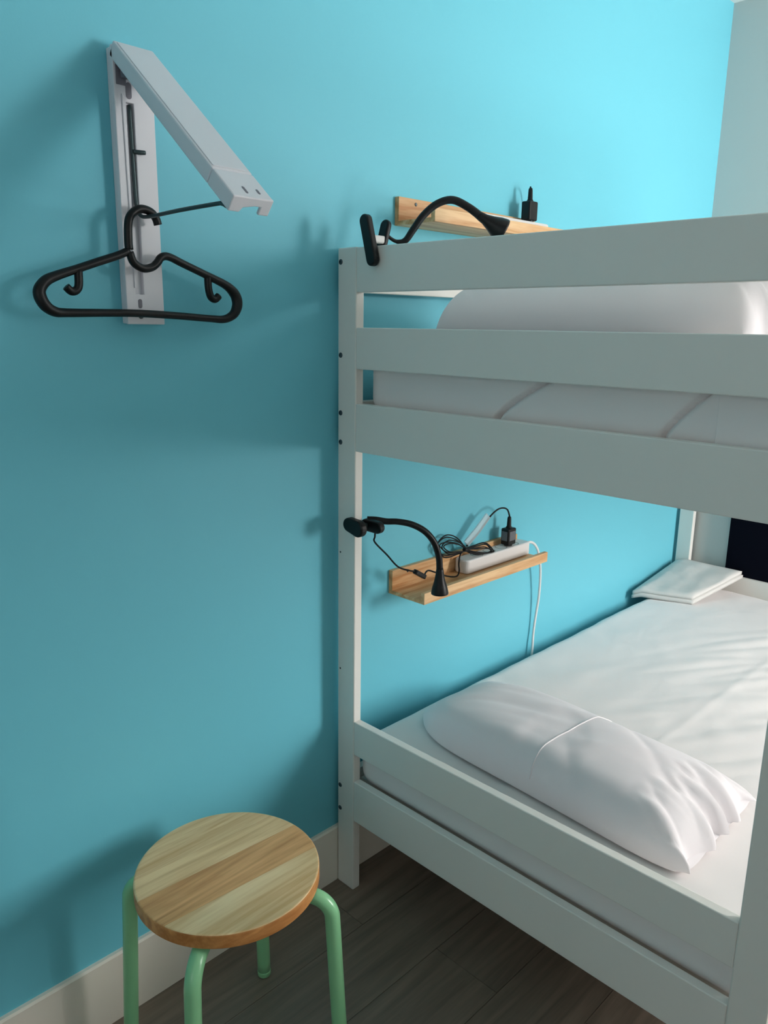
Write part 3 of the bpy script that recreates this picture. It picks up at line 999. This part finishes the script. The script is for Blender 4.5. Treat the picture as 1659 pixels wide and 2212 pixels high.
obj('frame', T([(x, HY, z) for x, z in bar], rb, n=12, sub=5), M_BLACKPL, han, smooth=True)
hk = [(0.6915, 1.5620), (0.6910, 1.5766), (0.6925, 1.6031), (0.6975, 1.6178), (0.7100, 1.6282), (0.7235, 1.6310), (0.7370, 1.6270), (0.7455, 1.6180), (0.7490, 1.6075)]
obj('hook', T([(x, HY, z) for x, z in hk], [0.0072] * len(hk), n=12, sub=5), M_BLACKPL, han, smooth=True)
obj('strap_hook', T([(x, HY, z) for x, z in [(0.5985, 1.5235), (0.5975, 1.4996), (0.5924, 1.4905), (0.5835, 1.4890), (0.5760, 1.4955)]], 0.0070, n=10, sub=5), M_BLACKPL, han, smooth=True)
obj('strap_hook', T([(x, HY, z) for x, z in [(0.8470, 1.5250), (0.8481, 1.5026), (0.8530, 1.4880), (0.8620, 1.4850), (0.8700, 1.4915)]], 0.0070, n=10, sub=5), M_BLACKPL, han, smooth=True)

# ================================================================== STOOL
SC = Vector((0.7040, -0.2530, 0.0))
SR, ST, SB = 0.1705, 0.450, 0.421
stool = thing('stool', (SC.x, SC.y, 0), 'round wooden stool with mint green tube legs beside the blue wall', 'stool')
GR = math.radians(-3.5)                      # direction of the glued staves
gx, gy = Vector((math.cos(GR), math.sin(GR), 0)), Vector((-math.sin(GR), math.cos(GR), 0))
cuts = [SR + 0.01, 0.020, -0.062, -0.2]
cuts = [0.2, 0.078, 0.0225, -0.0600, -0.2]
for k in range(4):
    bm = bmesh.new()
    lathe(bm, (SC.x, SC.y, SB), (0, 0, 1), [(0, SR - 0.004), (0.001, SR - 0.0015), (0.003, SR), (0.0255, SR), (0.0275, SR - 0.0006), (0.0286, SR - 0.0018), (0.029, SR - 0.0038)], 96)
    hi, lo_ = cuts[k], cuts[k + 1]
    for off, sgn in ((hi - 0.00015, 1), (lo_ + 0.00015, -1)):
        if abs(off) > 0.18:
            continue
        geom = bm.verts[:] + bm.edges[:] + bm.faces[:]
        r = bmesh.ops.bisect_plane(bm, geom=geom, plane_co=SC + gy * off, plane_no=gy * sgn, clear_outer=True)
        ed = [e for e in r['geom_cut'] if isinstance(e, bmesh.types.BMEdge)]
        bmesh.ops.holes_fill(bm, edges=ed)
    bmesh.ops.recalc_face_normals(bm, faces=bm.faces)
    bm.normal_update()
    for f_ in bm.faces:                      # the turned edge shows darker end grain
        if f_.normal.z < 0.6:
            f_.material_index = 1
    st = obj('seat_stave', bm, M_SEAT[k], stool, bevel=0)
    st.data.materials.append(M_RIM)
az0 = 38.0
for k in range(4):
    a = math.radians(az0 + 90 * k)
    e = Vector((math.cos(a), math.sin(a), 0))
    pts = []
    r_top, r_bot, zt, rad = 0.1985, 0.2180, 0.4055, 0.046
    for s in (0.070, 0.110, 0.135):
        pts.append(SC + e * s + Vector((0, 0, zt)))
    for q in range(0, 7):
        t = math.radians(90 * q / 6)
        pts.append(SC + e * (r_top - rad + rad * math.sin(t)) + Vector((0, 0, zt - rad + rad * math.cos(t))))
    zs_ = zt - rad
    for z in (0.30, 0.20, 0.10, 0.010):
        pts.append(SC + e * (r_top + (r_bot - r_top) * (zs_ - z) / zs_) + Vector((0, 0, z)))
    lg = obj('leg', T(pts, 0.0145, n=20, sub=3), M_GREEN, stool, smooth=True)
    bm = bmesh.new()
    lathe(bm, pts[-1] + Vector((0, 0, -0.0098)), (0, 0, 1), [(0, 0.0125), (0.002, 0.0148), (0.012, 0.0152), (0.014, 0.0148)], 20)
    obj('foot_cap', bm, M_GREEN, lg, smooth=True)

for o in scene.objects:
    if '_base' in o.keys():
        del o['_base']
